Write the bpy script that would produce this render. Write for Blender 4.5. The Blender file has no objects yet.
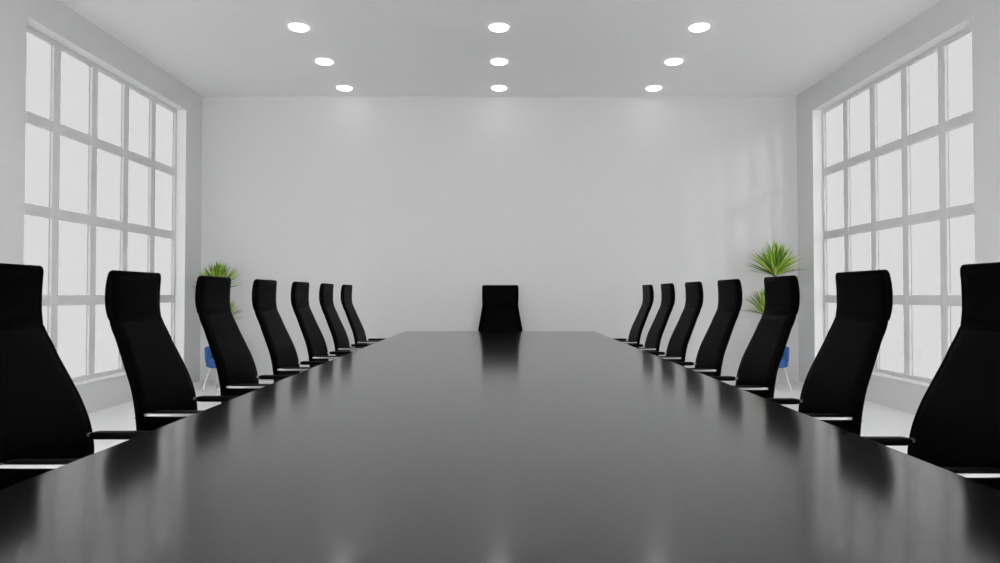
import bpy, bmesh, math, random
from mathutils import Vector, Matrix
PI = math.pi
random.seed(7)
C = bpy.context.scene.collection
sc = bpy.context.scene

# ------------------------------------------------------------------ camera, sky, sun, exposure
CAMZ = 1.191
cam_d = bpy.data.cameras.new('camera'); cam = bpy.data.objects.new('camera', cam_d); C.objects.link(cam)
cam_d.sensor_width = 36.0; cam_d.lens = 24.0; cam_d.clip_start = 0.02; cam_d.clip_end = 200
cam.location = (0, 0, CAMZ)
cam.rotation_euler = (math.radians(90 + 1.09), 0, math.radians(-0.04))
sc.camera = cam

w = bpy.data.worlds.new('sky'); sc.world = w; w.use_nodes = True
bg = w.node_tree.nodes['Background']
bg.inputs[0].default_value = (1.0, 1.0, 1.0, 1); bg.inputs[1].default_value = 5.65

# low sun-like light from outside, behind the right side window: it throws the soft pane pattern on the back wall
sd = bpy.data.lights.new('outdoor_light', 'SPOT'); sun = bpy.data.objects.new('outdoor_light', sd); C.objects.link(sun)
SUND = Vector((-0.47, 1.0, -0.244)).normalized()
sd.energy = 20000; sd.shadow_soft_size = 0.8; sd.spot_size = math.radians(11); sd.spot_blend = 0.2
sun.location = Vector((4.2, 7.2, 1.95)) - SUND*26
sun.rotation_euler = SUND.to_track_quat('-Z', 'Y').to_euler()

sc.view_settings.view_transform = 'Standard'; sc.view_settings.look = 'None'
sc.view_settings.gamma = 1.0; sc.view_settings.exposure = 0.0
sc.view_settings.use_curve_mapping = False
LAMP = 5.5            # radiance of the downlight lenses

# ------------------------------------------------------------------ materials
def mat(name, col, rough=0.5, metal=0.0, ior=1.5, noise=0.0, nscale=20, bump=0.0, bscale=200, spec=0.5):
    m = bpy.data.materials.new(name); m.use_nodes = True
    nt = m.node_tree; b = nt.nodes['Principled BSDF']
    b.inputs['Base Color'].default_value = (*col, 1); b.inputs['Roughness'].default_value = rough
    b.inputs['Metallic'].default_value = metal; b.inputs['IOR'].default_value = ior
    b.inputs['Specular IOR Level'].default_value = spec
    tc = nt.nodes.new('ShaderNodeTexCoord')
    if noise:
        n = nt.nodes.new('ShaderNodeTexNoise'); n.inputs['Scale'].default_value = nscale
        n.inputs['Detail'].default_value = 4
        r = nt.nodes.new('ShaderNodeMapRange'); r.inputs['To Min'].default_value = 1 - noise; r.inputs['To Max'].default_value = 1 + noise
        mx = nt.nodes.new('ShaderNodeVectorMath'); mx.operation = 'SCALE'; mx.inputs[0].default_value = col
        nt.links.new(tc.outputs['Object'], n.inputs['Vector']); nt.links.new(n.outputs['Fac'], r.inputs['Value'])
        nt.links.new(r.outputs[0], mx.inputs['Scale']); nt.links.new(mx.outputs[0], b.inputs['Base Color'])
    if bump:
        n2 = nt.nodes.new('ShaderNodeTexNoise'); n2.inputs['Scale'].default_value = bscale
        bp = nt.nodes.new('ShaderNodeBump'); bp.inputs['Strength'].default_value = bump; bp.inputs['Distance'].default_value = 0.002
        nt.links.new(tc.outputs['Object'], n2.inputs['Vector']); nt.links.new(n2.outputs['Fac'], bp.inputs['Height'])
        nt.links.new(bp.outputs[0], b.inputs['Normal'])
    return m

WALL = (0.74, 0.74, 0.742)
M = {
    'wall': mat('painted_wall', WALL, 0.55, noise=0.01, nscale=3, bump=0.05, bscale=300, spec=0.3),
    'ceil': mat('painted_ceiling', (0.96, 0.96, 0.96), 0.8, noise=0.01, nscale=3, bump=0.08, bscale=220, spec=0.2),
    'floor': mat('pale_floor', (0.92, 0.92, 0.92), 0.45, noise=0.015, nscale=2, spec=0.4),
    'frame': mat('white_frame', (0.74, 0.74, 0.74), 0.45, noise=0.01, nscale=5),
    'window_lit': mat('window_lit_white', (0.95, 0.95, 0.95), 0.5, noise=0.01, nscale=5, spec=0.3),  # window light on reveals and sill is put into this colour
    'table': mat('black_lacquer', (0.003, 0.003, 0.003), 0.13, ior=1.93, noise=0.1, nscale=8),
    'leather': mat('black_leather', (0.0006, 0.0006, 0.0006), 0.45, noise=0.2, nscale=30, bump=0.2, bscale=260, spec=0.02),
    'mesh': mat('black_shell', (0.0006, 0.0006, 0.0006), 0.42, noise=0.1, nscale=30, spec=0.012),
    'plastic': mat('black_plastic', (0.002, 0.002, 0.002), 0.4, noise=0.1, nscale=30, spec=0.05),
    'chrome': mat('chrome', (0.60, 0.60, 0.61), 0.28, metal=1.0, noise=0.02, nscale=9),
    'blue': mat('blue_upholstery', (0.035, 0.12, 0.36), 0.7, noise=0.12, nscale=60, bump=0.3, bscale=400),
    'white': mat('white_lacquer', (0.82, 0.82, 0.82), 0.4, noise=0.01, nscale=9),
    'soil': mat('soil', (0.03, 0.02, 0.012), 0.95, noise=0.4, nscale=60, bump=1, bscale=120),
    'bark': mat('bark', (0.16, 0.10, 0.055), 0.85, noise=0.35, nscale=40, bump=1.0, bscale=90),
    'leaf': mat('leaf', (0.22, 0.44, 0.03), 0.45, noise=0.35, nscale=25),
    'leaf_l': mat('leaf_light', (0.52, 0.70, 0.09), 0.45, noise=0.25, nscale=25),
    'leaf_d': mat('leaf_dark', (0.06, 0.18, 0.02), 0.45, noise=0.35, nscale=25),
    'leaf_r': mat('leaf_dry', (0.17, 0.085, 0.035), 0.6, noise=0.35, nscale=25),
}
def glass(name, tint):
    m = bpy.data.materials.new(name); m.use_nodes = True; nt = m.node_tree
    out = nt.nodes['Material Output']; nt.nodes.remove(nt.nodes['Principled BSDF'])
    t = nt.nodes.new('ShaderNodeBsdfTransparent'); t.inputs[0].default_value = (tint, tint, tint, 1)
    g = nt.nodes.new('ShaderNodeBsdfGlossy'); g.inputs['Roughness'].default_value = 0.02
    x = nt.nodes.new('ShaderNodeMixShader'); x.inputs[0].default_value = 0.03
    nt.links.new(t.outputs[0], x.inputs[1]); nt.links.new(g.outputs[0], x.inputs[2]); nt.links.new(x.outputs[0], out.inputs[0])
    return m
def lamp():
    m = bpy.data.materials.new('lamp_lens'); m.use_nodes = True; b = m.node_tree.nodes['Principled BSDF']
    b.inputs['Base Color'].default_value = (0.9, 0.9, 0.9, 1)
    b.inputs['Emission Color'].default_value = (1, 0.99, 0.98, 1); b.inputs['Emission Strength'].default_value = LAMP
    return m
M['glass'] = glass('clear_glass', 0.985); M['tinted'] = glass('grey_tinted_glass', 0.358); M['lamp'] = lamp()  # grey tint is added to dim the strong sky in the side panes

# ------------------------------------------------------------------ mesh helpers
def bx(bm, x0, x1, y0, y1, z0, z1, mi=0):
    vs = [bm.verts.new((x, y, z)) for x in (x0, x1) for y in (y0, y1) for z in (z0, z1)]
    for f in ((0,1,3,2), (4,6,7,5), (0,4,5,1), (2,3,7,6), (0,2,6,4), (1,5,7,3)):
        fc = bm.faces.new([vs[i] for i in f]); fc.material_index = mi
def tube(bm, pts, rads, seg=12, mi=0, squash=None):
    """a tube through pts; rads one radius or one per point"""
    if not isinstance(rads, (list, tuple)): rads = [rads] * len(pts)
    pts = [Vector(p) for p in pts]; rings = []
    up = Vector((0, 0, 1))
    for i, p in enumerate(pts):
        d = (pts[min(i + 1, len(pts) - 1)] - pts[max(i - 1, 0)]).normalized()
        a = d.cross(up)
        if a.length < 1e-3: a = d.cross(Vector((0, 1, 0)))
        a.normalize(); b = a.cross(d).normalized()
        rings.append([bm.verts.new(p + (a * math.cos(2*PI*k/seg) + b * math.sin(2*PI*k/seg)) * rads[i]) for k in range(seg)])
    skin_rings(bm, rings, mi)
def skin_rings(bm, rings, mi=0, cap=True):
    n = len(rings[0])
    for r, s in zip(rings, rings[1:]):
        for k in range(n):
            bm.faces.new((r[k], r[(k+1) % n], s[(k+1) % n], s[k])).material_index = mi
    if cap:
        bm.faces.new(rings[0][::-1]).material_index = mi; bm.faces.new(rings[-1]).material_index = mi
def lathe(bm, prof, seg=32, mi=0, c=(0, 0)):
    rings = [[bm.verts.new((c[0] + r*math.cos(2*PI*k/seg), c[1] + r*math.sin(2*PI*k/seg), z)) for k in range(seg)] for r, z in prof]
    skin_rings(bm, rings, mi)
def obj(name, bm, m, parent=None, smooth=True, bevel=0.0, seg=2):
    bmesh.ops.recalc_face_normals(bm, faces=bm.faces)
    me = bpy.data.meshes.new(name); bm.to_mesh(me); bm.free()
    for x in (m if isinstance(m, list) else [m]): me.materials.append(x)
    o = bpy.data.objects.new(name, me); C.objects.link(o)
    if smooth:
        for p in me.polygons: p.use_smooth = True
        try: me.set_sharp_from_angle(angle=math.radians(40))
        except Exception: pass
    if bevel:
        md = o.modifiers.new('bevel', 'BEVEL'); md.width = bevel; md.segments = seg; md.limit_method = 'ANGLE'
    if parent: o.parent = parent
    return o
def thing(name, label, cat, loc=(0,0,0), rz=0, group=None):
    o = bpy.data.objects.new(name, None); C.objects.link(o); o.location = loc; o.rotation_euler = (0, 0, rz)
    o.empty_display_size = 0.1
    o['label'] = label; o['category'] = cat
    if group: o['group'] = group
    return o
def tag(o, label, cat, group=None):
    o['label'] = label; o['category'] = cat
    if group: o['group'] = group
    return o
def struct(name, bm, m, parent=None, **k):
    o = obj(name, bm, m, parent, smooth=False, **k)
    if not parent: o['kind'] = 'structure'
    return o
def dup(root, loc, rz, label, group=None):
    r = root.copy(); C.objects.link(r); r.location = loc; r.rotation_euler = (0, 0, rz); r['label'] = label
    if group: r['group'] = group
    for ch in list(root.children):
        c = ch.copy(); C.objects.link(c); c.parent = r
        for g in list(ch.children):
            d = g.copy(); C.objects.link(d); d.parent = c
    return r
def lerp_tab(tab, z):
    """smooth (cubic) interpolation of rows (z, a, b, ...) sorted by falling z"""
    n = len(tab)
    for i in range(n - 1):
        if tab[i][0] >= z >= tab[i+1][0]: break
    p0, p1, p2, p3 = tab[max(i-1, 0)], tab[i], tab[i+1], tab[min(i+2, n-1)]
    h = p2[0] - p1[0]; t = (z - p1[0]) / h; out = []
    for k in range(1, len(p1)):
        m1 = (p2[k]-p0[k]) / (p2[0]-p0[0]) * h; m2 = (p3[k]-p1[k]) / (p3[0]-p1[0]) * h
        out.append((2*t**3-3*t*t+1)*p1[k] + (t**3-2*t*t+t)*m1 + (-2*t**3+3*t*t)*p2[k] + (t**3-t*t)*m2)
    return out

# ------------------------------------------------------------------ the room
RX, RY0, RY1, RZ = 4.10, -3.2, 9.15, 3.92
T = 0.16
WY0, WY1, WZ0, WZ1 = 5.74, 8.69, 0.308, 3.603       # side window openings
REV = 0.12                                           # depth of the reveal up to the frame
bm = bmesh.new(); bx(bm, -RX-T, RX+T, RY0-T, RY1+T, -0.2, 0); struct('floor', bm, M['floor'])
CURB = 0.9  # shaft depth of the added rooflight, made deep to block low sun
SX, SY0, SY1 = 1.5, 1.6, 5.0      # rooflight over the near half of the table, unseen, added to light the room
bm = bmesh.new(); V = {}
for d in (0, 1):
    for i, x in enumerate((-RX-T, -SX, SX, RX+T)):
        for j, y in enumerate((RY0-T, SY0, SY1, RY1+T)): V[d,i,j] = bm.verts.new((x, y, RZ + CURB*d))
    for i in range(3):
        for j in range(3):
            if (i, j) != (1, 1): bm.faces.new((V[d,i,j], V[d,i+1,j], V[d,i+1,j+1], V[d,i,j+1]))
def edge(a, b): bm.faces.new((V[0,a[0],a[1]], V[0,b[0],b[1]], V[1,b[0],b[1]], V[1,a[0],a[1]]))
edge((1,1),(2,1)); edge((2,1),(2,2)); edge((2,2),(1,2)); edge((1,2),(1,1))
for k in range(3): edge((k,0),(k+1,0)); edge((k,3),(k+1,3)); edge((0,k),(0,k+1)); edge((3,k),(3,k+1))
struct('ceiling', bm, M['ceil'])
bm = bmesh.new(); bx(bm, -RX-T, RX+T, RY1, RY1+T, 0, RZ); struct('wall_back', bm, M['wall'])
def wall_with_holes(bm, f, A, holes, h0, h1, Z1):
    """clean quads round openings; A: breakpoints along the wall, holes: spans of A that are open; f(a, depth, z) -> point"""
    Zs = [0, h0, h1, Z1]; V = {}; n = len(A)
    for d in (0, 1):
        for i, a in enumerate(A):
            for j, z in enumerate(Zs): V[d, i, j] = bm.verts.new(f(a, d*T, z))
    for d in (0, 1):
        for i in range(n-1):
            for j in range(3):
                if not (j == 1 and i in holes): bm.faces.new((V[d,i,j], V[d,i+1,j], V[d,i+1,j+1], V[d,i,j+1]))
    def q(a, b): bm.faces.new((V[0,a[0],a[1]], V[0,b[0],b[1]], V[1,b[0],b[1]], V[1,a[0],a[1]]))
    for i in holes: q((i,1),(i+1,1)); q((i+1,1),(i+1,2)); q((i+1,2),(i,2)); q((i,2),(i,1))
    for i in range(n-1): q((i,0),(i+1,0)); q((i,3),(i+1,3))
    for j in range(3): q((0,j),(0,j+1)); q((n-1,j),(n-1,j+1))
for side, s in (('left', -1), ('right', 1)):
    bm = bmesh.new(); wall_with_holes(bm, lambda a, d, z: (s*(RX+d), a, z), [RY0, WY0, WY1, RY1], (1,), WZ0, WZ1, RZ)
    struct('wall_' + side, bm, M['wall'])
bm = bmesh.new(); wall_with_holes(bm, lambda a, d, z: (a, RY0-d, z), [-RX, -3.6, 3.6, RX], (1,), 0.12, 3.30, RZ)
struct('wall_front', bm, M['wall'])

def window(n, f, a0, a1, z0, z1, cols, rows, pane):
    """f(a, depth, z) -> point. border, mullions and transoms stay in one frame mesh"""
    def boxf(bm, a, b, d0, d1, p, q):
        P, Q = f(a, d0, p), f(b, d1, q)
        bx(bm, min(P[0],Q[0]), max(P[0],Q[0]), min(P[1],Q[1]), max(P[1],Q[1]), p, q)
    BW, BAR, DEP = 0.05, 0.10, 0.034
    bm = bmesh.new()
    boxf(bm, a0, a0+BW, REV, REV+DEP, z0, z1); boxf(bm, a1-BW, a1, REV, REV+DEP, z0, z1)
    boxf(bm, a0+BW, a1-BW, REV, REV+DEP, z0, z0+BW); boxf(bm, a0+BW, a1-BW, REV, REV+DEP, z1-BW, z1)
    ys = [z0 + (z1-z0)*k/rows for k in range(rows+1)]; xs = [a0 + (a1-a0)*k/cols for k in range(cols+1)]
    xe = [a0+BW] + sum([[x-BAR/2, x+BAR/2] for x in xs[1:-1]], []) + [a1-BW]
    for y in ys[1:-1]:
        for k in range(0, len(xe), 2): boxf(bm, xe[k], xe[k+1], REV+0.002, REV+DEP-0.002, y-BAR/2, y+BAR/2)
    for x in xs[1:-1]: boxf(bm, x-BAR/2, x+BAR/2, REV, REV+DEP, z0+BW, z1-BW)
    root = struct('window_%d' % n, bm, M['frame'], bevel=0.003, seg=1)
    bm = bmesh.new(); boxf(bm, a0+0.01, a1-0.01, REV+0.023, REV+0.028, z0+0.01, z1-0.01)
    struct('window_pane', bm, M[pane], root)
    bm = bmesh.new(); boxf(bm, a0+0.001, a1-0.001, -0.012, REV, z0-0.002, z0+0.010)
    struct('window_sill', bm, M['window_lit'], root, bevel=0.003, seg=1)
    bm = bmesh.new(); e = 0.004
    boxf(bm, a0, a0+e, 0.001, REV, z0+0.010, z1); boxf(bm, a1-e, a1, 0.001, REV, z0+0.010, z1); boxf(bm, a0+e, a1-e, 0.001, REV, z1-e, z1)
    struct('reveal_brightener', bm, M['window_lit'], root)  # added facing, stands in for window light on the reveals
    return root
window(1, lambda a, d, z: (-(RX+d), a, z), WY0, WY1, WZ0, WZ1, 5, 4, 'tinted')
window(2, lambda a, d, z: ((RX+d), a, z), WY0, WY1, WZ0, WZ1, 5, 4, 'tinted')
window(3, lambda a, d, z: (a, RY0-d, z), -3.6, 3.6, 0.12, 3.30, 8, 4, 'glass')  # unseen glazing behind the camera, added as a light source

bm = bmesh.new()
for x in (-SX, SX-0.06): bx(bm, x, x+0.06, SY0, SY1, RZ+CURB-0.12, RZ+CURB-0.04)
for y in (SY0, SY1-0.06): bx(bm, -SX+0.06, SX-0.06, y, y+0.06, RZ+CURB-0.12, RZ+CURB-0.04)
for k in range(1, 4): x = -SX + 2*SX*k/4; bx(bm, x-0.03, x+0.03, SY0+0.06, SY1-0.06, RZ+CURB-0.12, RZ+CURB-0.04)
rl = struct('window_4', bm, M['frame'])  # unseen rooflight, put in to brighten the room
bm = bmesh.new(); bx(bm, -SX+0.02, SX-0.02, SY0+0.02, SY1-0.02, RZ+CURB-0.085, RZ+CURB-0.079); struct('window_pane', bm, M['glass'], rl)

# ------------------------------------------------------------------ recessed downlights
GL = 'round white downlights in the ceiling'
cols = {-1: 'left', 0: 'middle', 1: 'right'}
rows = {0: 'nearest the camera', 1: 'second in its row', 2: 'closest to the back wall'}
base = None
for i in (-1, 0, 1):
    for j in range(3):
        loc = (i*2.048 - 0.005, 6.765 + 1.003*j, RZ)
        lab = 'round white ceiling downlight, %s row, %s' % (cols[i], rows[j])
        if base is None:
            base = thing('ceiling_downlight', lab, 'ceiling light', loc, 0, GL)
            bm = bmesh.new()
            R = 0.096
            prof = [(R, 0.0), (R, -0.010), (R-0.004, -0.014), (R-0.012, -0.014), (R-0.014, -0.006), (R-0.014, 0.0)]
            rings = [[bm.verts.new((r*math.cos(2*PI*k/48), r*math.sin(2*PI*k/48), z)) for k in range(48)] for r, z in prof]
            rings.append(rings[0]); skin_rings(bm, rings, 0, cap=False)
            obj('trim_ring', bm, M['lamp'], base)
            bm = bmesh.new(); lathe(bm, [(R-0.014, -0.004), (R-0.014, -0.012), (R-0.03, -0.0145), (0.02, -0.0165)], 48)
            obj('lens', bm, M['lamp'], base)
        else: dup(base, loc, 0, lab)

# ------------------------------------------------------------------ conference table
TZ, TX, TY0, TY1 = 0.75, 1.126, 0.35, 7.95
tb = thing('conference_table', 'very long glossy black conference table running down the middle of the room', 'table', (0, (TY0+TY1)/2, 0))
L = (TY1-TY0)/2
bm = bmesh.new(); bx(bm, -TX, TX, -L, L, TZ-0.04, TZ); obj('tabletop', bm, M['table'], tb, bevel=0.004, seg=3)
bm = bmesh.new(); bx(bm, -0.55, 0.55, -L+0.7, L-0.7, TZ-0.12, TZ-0.04); obj('apron', bm, M['plastic'], tb, bevel=0.004)
for y in (-2.6, 0, 2.6):
    bm = bmesh.new(); bx(bm, -0.45, 0.45, y-0.06, y+0.06, 0.03, TZ-0.12); bx(bm, -0.55, 0.55, y-0.16, y+0.16, 0.0, 0.03)
    obj('pedestal', bm, M['plastic'], tb, bevel=0.006)

# ------------------------------------------------------------------ high-back office chair, facing local +x
def X(d): return -(d - 1.45)
# height, centre of the back sheet, thickness, half width
HEAD = [(1.3085, X(1.896), 0.012, 0.219), (1.303, X(1.898), 0.024, 0.229), (1.289, X(1.902), 0.033, 0.235), (1.24, X(1.909), 0.038, 0.237),
        (1.191, X(1.912), 0.040, 0.237), (1.13, X(1.911), 0.039, 0.236), (1.085, X(1.904), 0.036, 0.234), (1.072, X(1.900), 0.035, 0.232), (1.065, X(1.8975), 0.034, 0.228)]
BACK = [(1.066, X(1.898), 0.034, 0.228), (1.060, X(1.896), 0.034, 0.231), (1.02, X(1.881), 0.033, 0.237), (0.98, X(1.862), 0.031, 0.243), (0.93, X(1.842), 0.030, 0.250),
        (0.83, X(1.799), 0.030, 0.268), (0.74, X(1.762), 0.030, 0.283), (0.64, X(1.735), 0.030, 0.297), (0.54, X(1.722), 0.030, 0.300), (0.46, X(1.722), 0.030, 0.285), (0.43, X(1.715), 0.026, 0.27)]
def section(bm, tab, z, fx=0.0, grow=0.0, tk=None, n=5):
    x, t, hw = lerp_tab(tab, z)
    x2 = lerp_tab(tab, max(min(z+0.01, tab[0][0]), tab[-1][0]))[0]; x1 = lerp_tab(tab, min(max(z-0.01, tab[-1][0]), tab[0][0]))[0]
    if tk is not None: t = tk
    hw += grow; r = min(t*0.48, 0.014); v = []
    nrm = Vector((1, 0, -(x2-x1)/0.02)).normalized()
    for cx, cy, a0 in ((t/2-r, hw-r, 0), (-(t/2-r), hw-r, 90), (-(t/2-r), -(hw-r), 180), (t/2-r, -(hw-r), 270)):
        for k in range(n):
            a = math.radians(a0 + 90*k/(n-1))
            u = cx + r*math.cos(a); w_ = cy + r*math.sin(a)
            v.append(bm.verts.new(Vector((x, w_, z)) + nrm*(u+fx)))
    # extra points along the front and back are not needed: the faces are flat across
    return v
def loft(tab, steps, z_hi, z_lo, **k):
    bm = bmesh.new()
    rings = [section(bm, tab, z_hi + (z_lo-z_hi)*i/steps, **k) for i in range(steps+1)]
    skin_rings(bm, rings); return bm
def panel(tab, z_hi, z_lo, inset, lift, steps=26):
    """a softly padded panel lying on the front of a back section"""
    bm = bmesh.new(); G = []
    nw = 14
    for i in range(steps+1):
        s = i/steps; z = z_hi + (z_lo-z_hi)*s
        x, t, hw = lerp_tab(tab, z)
        x2 = lerp_tab(tab, min(z+0.01, tab[0][0]))[0]; x1 = lerp_tab(tab, max(z-0.01, tab[-1][0]))[0]
        nrm = Vector((1, 0, -(x2-x1)/0.02)).normalized()
        e = min(s, 1-s)*(z_hi-z_lo); row = []
        for j in range(nw+1):
            q = -1 + 2*j/nw; q = math.copysign(abs(q)**0.7, q)
            yy = q*(hw-inset); d = min(e, (1-abs(q))*(hw-inset))
            pad = lift*min(1.0, d/0.025)**0.5
            row.append(bm.verts.new(Vector((x, yy, z)) + nrm*(t/2 - 0.003 + pad)))
        G.append(row)
    for a, b in zip(G, G[1:]):
        for j in range(nw): bm.faces.new((a[j], a[j+1], b[j+1], b[j]))
    border = G[0] + [r[-1] for r in G[1:]] + G[-1][-2::-1] + [r[0] for r in G[-2:0:-1]]
    back = [bm.verts.new(v.co - Vector((0.004, 0, 0))) for v in border]
    n = len(border)
    for k in range(n): bm.faces.new((border[k], border[(k+1) % n], back[(k+1) % n], back[k]))
    bm.faces.new(back)
    return bm
def make_chair(label, loc, rz, group):
    t = thing('office_chair', label, 'chair', loc, rz, group)
    obj('backrest', loft(BACK, 40, 1.066, 0.43), M['mesh'], t)
    obj('back_cushion', panel(BACK, 1.054, 0.50, 0.024, 0.009), M['leather'], t)
    h = obj('headrest', loft(HEAD, 48, 1.3085, 1.065), M['mesh'], t)
    obj('headrest_cushion', panel(HEAD, 1.294, 1.075, 0.018, 0.006), M['leather'], h)
    # seat: rounded slab with a waterfall front
    bm = bmesh.new(); rings = []
    for i in range(25):
        s = i/24; x = -0.262 + 0.50*s
        hw = 0.235 + 0.02*math.sin(PI*min(1, s*1.1)) - (0.05*max(0, (s-0.8)/0.2)**2)
        top = 0.475 + 0.012*math.sin(PI*s) - 0.035*max(0, (s-0.75)/0.25)**2; bot = 0.405 + 0.012*max(0, (s-0.8)/0.2)
        if i == 0 or i == 24: top -= 0.02; bot += 0.014; hw -= 0.014
        ring = []
        for k in range(28):
            a = 2*PI*k/28; ca, sa = math.cos(a), math.sin(a)
            ring.append(bm.verts.new((x, hw*math.copysign(abs(ca)**0.35, ca), (top+bot)/2 + (top-bot)/2*math.copysign(abs(sa)**0.45, sa))))
        rings.append(ring)
    skin_rings(bm, rings); obj('seat', bm, M['leather'], t)
    bm = bmesh.new(); bx(bm, -0.19, 0.17, -0.17, 0.17, 0.385, 0.41); bx(bm, -0.11, 0.11, -0.07, 0.07, 0.345, 0.385)
    obj('seat_mechanism', bm, M['plastic'], t, bevel=0.008)
    for s in (-1, 1):
        # flat chrome bar: leaves the backrest, runs under the pad and bends down to the seat
        bm = bmesh.new()
        path = [(-0.312, 0.590), (-0.296, 0.6075), (-0.27, 0.6075), (-0.18, 0.6075), (-0.08, 0.6075), (0.02, 0.6075), (0.08, 0.603), (0.115, 0.585), (0.125, 0.555), (0.115, 0.51), (0.085, 0.45), (0.06, 0.415), (0.02, 0.395)]
        rings = []
        for i, (x, z) in enumerate(path):
            a, b = Vector(path[max(i-1, 0)]), Vector(path[min(i+1, len(path)-1)])
            d = (b-a).normalized(); nn = Vector((-d.y, d.x))*0.0065
            y0, y1 = s*0.238, s*0.266
            if i >= len(path)-3: y0, y1 = s*0.215, s*0.262
            if i == len(path)-1: y0 = s*0.16
            if i <= 1: y0, y1 = s*0.238, s*0.266
            rings.append([bm.verts.new((x+nn.x, y0, z+nn.y)), bm.verts.new((x+nn.x, y1, z+nn.y)), bm.verts.new((x-nn.x, y1, z-nn.y)), bm.verts.new((x-nn.x, y0, z-nn.y))])
        skin_rings(bm, rings); ab = obj('armrest', bm, M['chrome'], t, bevel=0.0015, seg=2)
        bm = bmesh.new(); rings = []
        for i in range(15):
            u = i/14; x = -0.232 + 0.315*u; r = 0.0155 if 0 < i < 14 else 0.0125
            hw = 0.027 if 0 < i < 14 else 0.024
            ring = []
            for k in range(16):
                a = 2*PI*k/16; ca, sa = math.cos(a), math.sin(a)
                ring.append(bm.verts.new((x, s*0.236 + hw*math.copysign(abs(ca)**0.5, ca), 0.6085 + r*math.copysign(abs(sa)**0.6, sa))))
            rings.append(ring)
        skin_rings(bm, rings); obj('arm_pad', bm, M['plastic'], ab)
    bm = bmesh.new(); lathe(bm, [(0.028, 0.10), (0.028, 0.23), (0.02, 0.232), (0.016, 0.235), (0.016, 0.345)], 20); obj('gas_lift', bm, M['chrome'], t)
    b5 = bmesh.new(); lathe(b5, [(0.03, 0.075), (0.042, 0.08), (0.042, 0.115), (0.032, 0.125)], 20); hub = obj('base_hub', b5, M['chrome'], t)
    for k in range(5):
        a = 2*PI*k/5 + 0.3; d = Vector((math.cos(a), math.sin(a), 0)); p = Vector((-d.y, d.x, 0))
        bm = bmesh.new(); rings = []
        for (r, hw, z0, z1) in ((0.035, 0.022, 0.082, 0.115), (0.15, 0.018, 0.075, 0.098), (0.27, 0.014, 0.066, 0.082), (0.295, 0.008, 0.066, 0.079)):
            c = d*r; rings.append([bm.verts.new(c+p*hw+Vector((0,0,z0))), bm.verts.new(c-p*hw+Vector((0,0,z0))), bm.verts.new(c-p*hw*0.7+Vector((0,0,z1))), bm.verts.new(c+p*hw*0.7+Vector((0,0,z1)))])
        skin_rings(bm, rings); leg = obj('leg', bm, M['chrome'], t, bevel=0.003)
        bm = bmesh.new()
        for q in (-1, 1):
            c = d*0.278 + p*0.016*q + Vector((0, 0, 0.028))
            tube(bm, [c - p*0.009, c - p*0.007, c + p*0.007, c + p*0.009], [0.022, 0.028, 0.028, 0.022], 18)
        tube(bm, [d*0.278 + Vector((0,0,0.026)), d*0.278 + Vector((0,0,0.07))], 0.008, 8)
        obj('caster', bm, M['plastic'], leg)
    return t
GLc, GRc = 'black high-back chairs along the left side of the table', 'black high-back chairs along the right side of the table'
names = ['nearest the camera', 'second from the camera', 'hiding a potted plant', 'middle of seven',
         'third from far end', 'second from far end', 'farthest from the camera']
def lab(side, k): return 'black high-back office chair, %s side of the table, %s' % (side, names[k])
proto = make_chair(lab('left', 0), (-1.45, 2.533, 0), 0, GLc)
for k in range(1, 7): dup(proto, (-1.45, 2.525 + 0.967*k, 0), 0, lab('left', k), GLc)
for k in range(7): dup(proto, (1.392, 2.419 + 0.983*k, 0), PI, lab('right', k), GRc)
hd = dup(proto, (0.01, 8.19, 0), -PI/2, 'black high-back office chair alone at the far head of the table, facing the camera')
del hd['group']

# ------------------------------------------------------------------ blue tub chairs in the back corners
def make_tub(label, loc, rz):
    t = thing('tub_chair', label, 'armchair', loc, rz, None)
    # wrap-round shell: arms in front (local -y faces the room), high back behind
    bm = bmesh.new(); outer = []; N = 32
    rows = []
    for i in range(N+1):
        a = math.radians(-60 + 300*i/N)           # from the right arm round the back to the left arm
        ca, sa = math.cos(a), math.sin(a)
        rx, ry = 0.203, 0.225
        P = Vector((rx*math.copysign(abs(ca)**0.55, ca), ry*math.copysign(abs(sa)**0.55, sa), 0))
        hgt = 0.535 + 0.09*max(0, (sa-0.1)/0.9)**1.2
        rows.append((P, hgt))
    V = []
    for P, h in rows:
        n = P.normalized()
        q = P - n*0.045
        low = P*0.9; lowq = q*0.9
        V.append([bm.verts.new((low.x, low.y, 0.285)), bm.verts.new((P.x*0.98, P.y*0.98, 0.38)), bm.verts.new((P.x, P.y, h-0.015)), bm.verts.new((P.x-n.x*0.012, P.y-n.y*0.012, h)),
                  bm.verts.new((q.x+n.x*0.012, q.y+n.y*0.012, h)), bm.verts.new((q.x, q.y, h-0.015)), bm.verts.new((lowq.x, lowq.y, 0.285))])
    skin_rings(bm, V); obj('shell', bm, M['blue'], t, bevel=0.004)
    bm = bmesh.new(); rings = []
    for z, g in ((0.275, 0.92), (0.29, 1.0), (0.385, 1.02), (0.40, 0.96)):
        rings.append([bm.verts.new((0.165*g*math.copysign(abs(math.cos(2*PI*k/32))**0.6, math.cos(2*PI*k/32)), -0.015 + 0.19*g*math.copysign(abs(math.sin(2*PI*k/32))**0.6, math.sin(2*PI*k/32)), z)) for k in range(32)])
    skin_rings(bm, rings); obj('seat_cushion', bm, M['blue'], t)
    for sx in (-1, 1):
        for sy in (-1, 1):
            bm = bmesh.new(); tube(bm, [(sx*0.125, sy*0.13, 0.285), (sx*0.185, sy*0.19, 0.0)], [0.013, 0.009], 12)
            obj('leg', bm, M['white'], t)
    return t
tub = make_tub('blue upholstered tub chair with white splayed legs in the back left corner', (-3.482, 8.46, 0), 0)
tub['group'] = 'blue tub chairs in the back corners'
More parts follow.
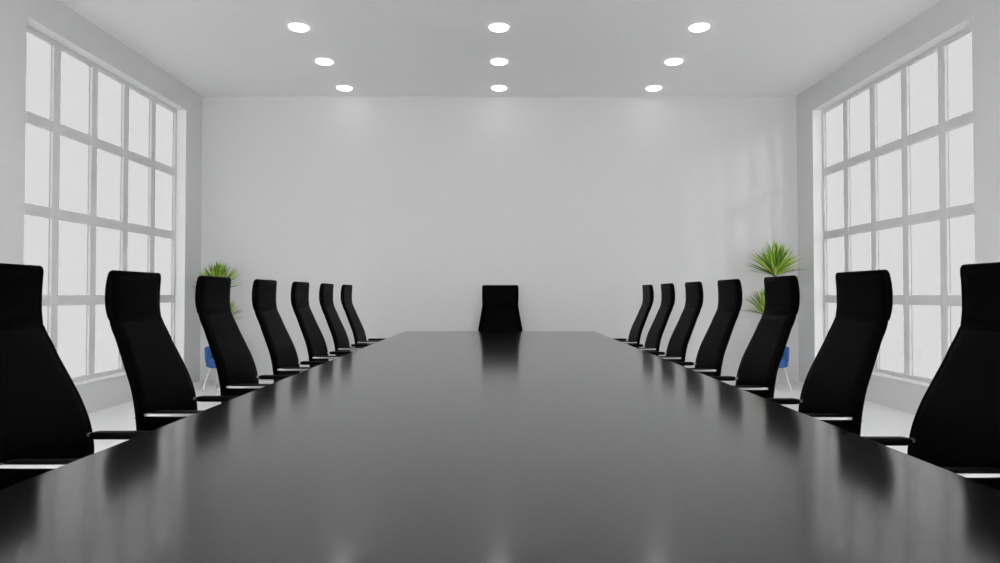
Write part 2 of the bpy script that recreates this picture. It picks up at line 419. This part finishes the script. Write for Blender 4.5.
dup(tub, (3.422, 8.46, 0), 0, 'blue upholstered tub chair with white splayed legs in the back right corner')

# ------------------------------------------------------------------ potted yuccas
def crown(bm, c, R, n, rnd, off, lean=Vector((0, 0, 1)), seg=7):
    for i in range(n):
        u = (i + 0.5)/n
        el = math.radians((86 - 66*u if u < 0.84 else 30 - 190*(u-0.84)) + rnd.uniform(-7, 7)); az = i*2.39996 + rnd.uniform(-0.3, 0.3)
        dry = el < math.radians(8)
        ln = R*rnd.uniform(0.82, 1.05)*(1.0 if dry else 1.0)
        d = Vector((math.cos(el)*math.cos(az), math.cos(el)*math.sin(az), math.sin(el)))
        d = (d + lean*0.15).normalized()
        # leaves stop short of the walls behind the plant
        if d.y > 0: ln = min(ln, (9.12 - off[1] - c.y)/d.y - 0.03)
        gx = 4.07 - abs(off[0] + c.x)
        if d.x*off[0] > 0: ln = min(ln, gx/abs(d.x) - 0.03)
        side = d.cross(Vector((0, 0, 1)))
        if side.length < 0.05: side = Vector((1, 0, 0))
        side.normalize(); nrm = side.cross(d).normalized()
        wd = (0.0045 if dry else rnd.uniform(0.013, 0.020))
        droop = (0.02 if dry else 0.05)*rnd.uniform(0.4, 1.4)
        mi = 3 if dry or rnd.random() < 0.07 else (1 if rnd.random() < 0.34 else (2 if rnd.random() < 0.35 else 0))
        A, B, Cc = [], [], []
        for k in range(seg+1):
            s = k/seg
            p = c + d*(0.02 + ln*s) + Vector((0, 0, -droop*s*s*math.cos(el)*1.2)) + Vector((0, 0, -0.015*(1-s)))
            ww = wd*(0.75 + 0.6*s if s < 0.35 else 0.96*(1-((s-0.35)/0.65)**1.6)) + 0.0006
            A.append(bm.verts.new(p - side*ww + nrm*ww*0.45)); B.append(bm.verts.new(p)); Cc.append(bm.verts.new(p + side*ww + nrm*ww*0.45))
        D = [bm.verts.new(b.co - nrm*0.0015) for b in B]
        for k in range(seg):
            for q in ((A[k], B[k], B[k+1], A[k+1]), (B[k], Cc[k], Cc[k+1], B[k+1]), (A[k], A[k+1], D[k+1], D[k]), (Cc[k], D[k], D[k+1], Cc[k+1])):
                bm.faces.new(q).material_index = mi
def make_yucca(label, px, py, s, seed, c1, c2, R1, R2):
    """s: which way the room centre lies; c1, c2 crown centres in world x, z"""
    rnd = random.Random(seed)
    t = thing('potted_yucca', label, 'potted plant', (px, py, 0), 0, 'potted plants in the back corners')
    bm = bmesh.new(); lathe(bm, [(0.085, 0.0), (0.095, 0.01), (0.118, 0.30), (0.118, 0.315), (0.108, 0.315), (0.106, 0.28), (0.02, 0.28)], 36)
    obj('pot', bm, M['white'], t)
    bm = bmesh.new(); lathe(bm, [(0.104, 0.281), (0.104, 0.292), (0.03, 0.298)], 24); obj('soil', bm, M['soil'], t)
    for c, R, n, x0 in ((c1, R1, 165, -0.025*s), (c2, R2, 100, 0.03*s)):
        cx, cz, cy = c[0]-px, c[1], c[2]-py
        bm = bmesh.new(); P = []
        for k in range(13):
            u = k/12; P.append((x0 + (cx-x0)*u*u*(3-2*u) , cy*u, 0.285 + (cz-0.285)*u))
        tube(bm, P, [0.026 - 0.008*k/12 + 0.0015*(k % 2) for k in range(13)], 14)
        tr = obj('trunk', bm, M['bark'], t)
        bm = bmesh.new(); crown(bm, Vector((cx, cy, cz)), R, n, rnd, (px, py))
        me = obj('leaf_crown', bm, [M['leaf'], M['leaf_l'], M['leaf_d'], M['leaf_r']], tr, smooth=False)
    return t
PY = 8.84
make_yucca('potted yucca with two spiky green crowns in the back left corner', -3.50, PY, 1, 3,
           (-3.655, 1.25, 8.66), (-3.60, 0.85, 8.70), 0.36, 0.30)
make_yucca('potted yucca with two spiky green crowns in the back right corner', 3.46, PY, -1, 11,
           (3.57, 1.44, 8.63), (3.46, 0.93, 8.66), 0.43, 0.36)
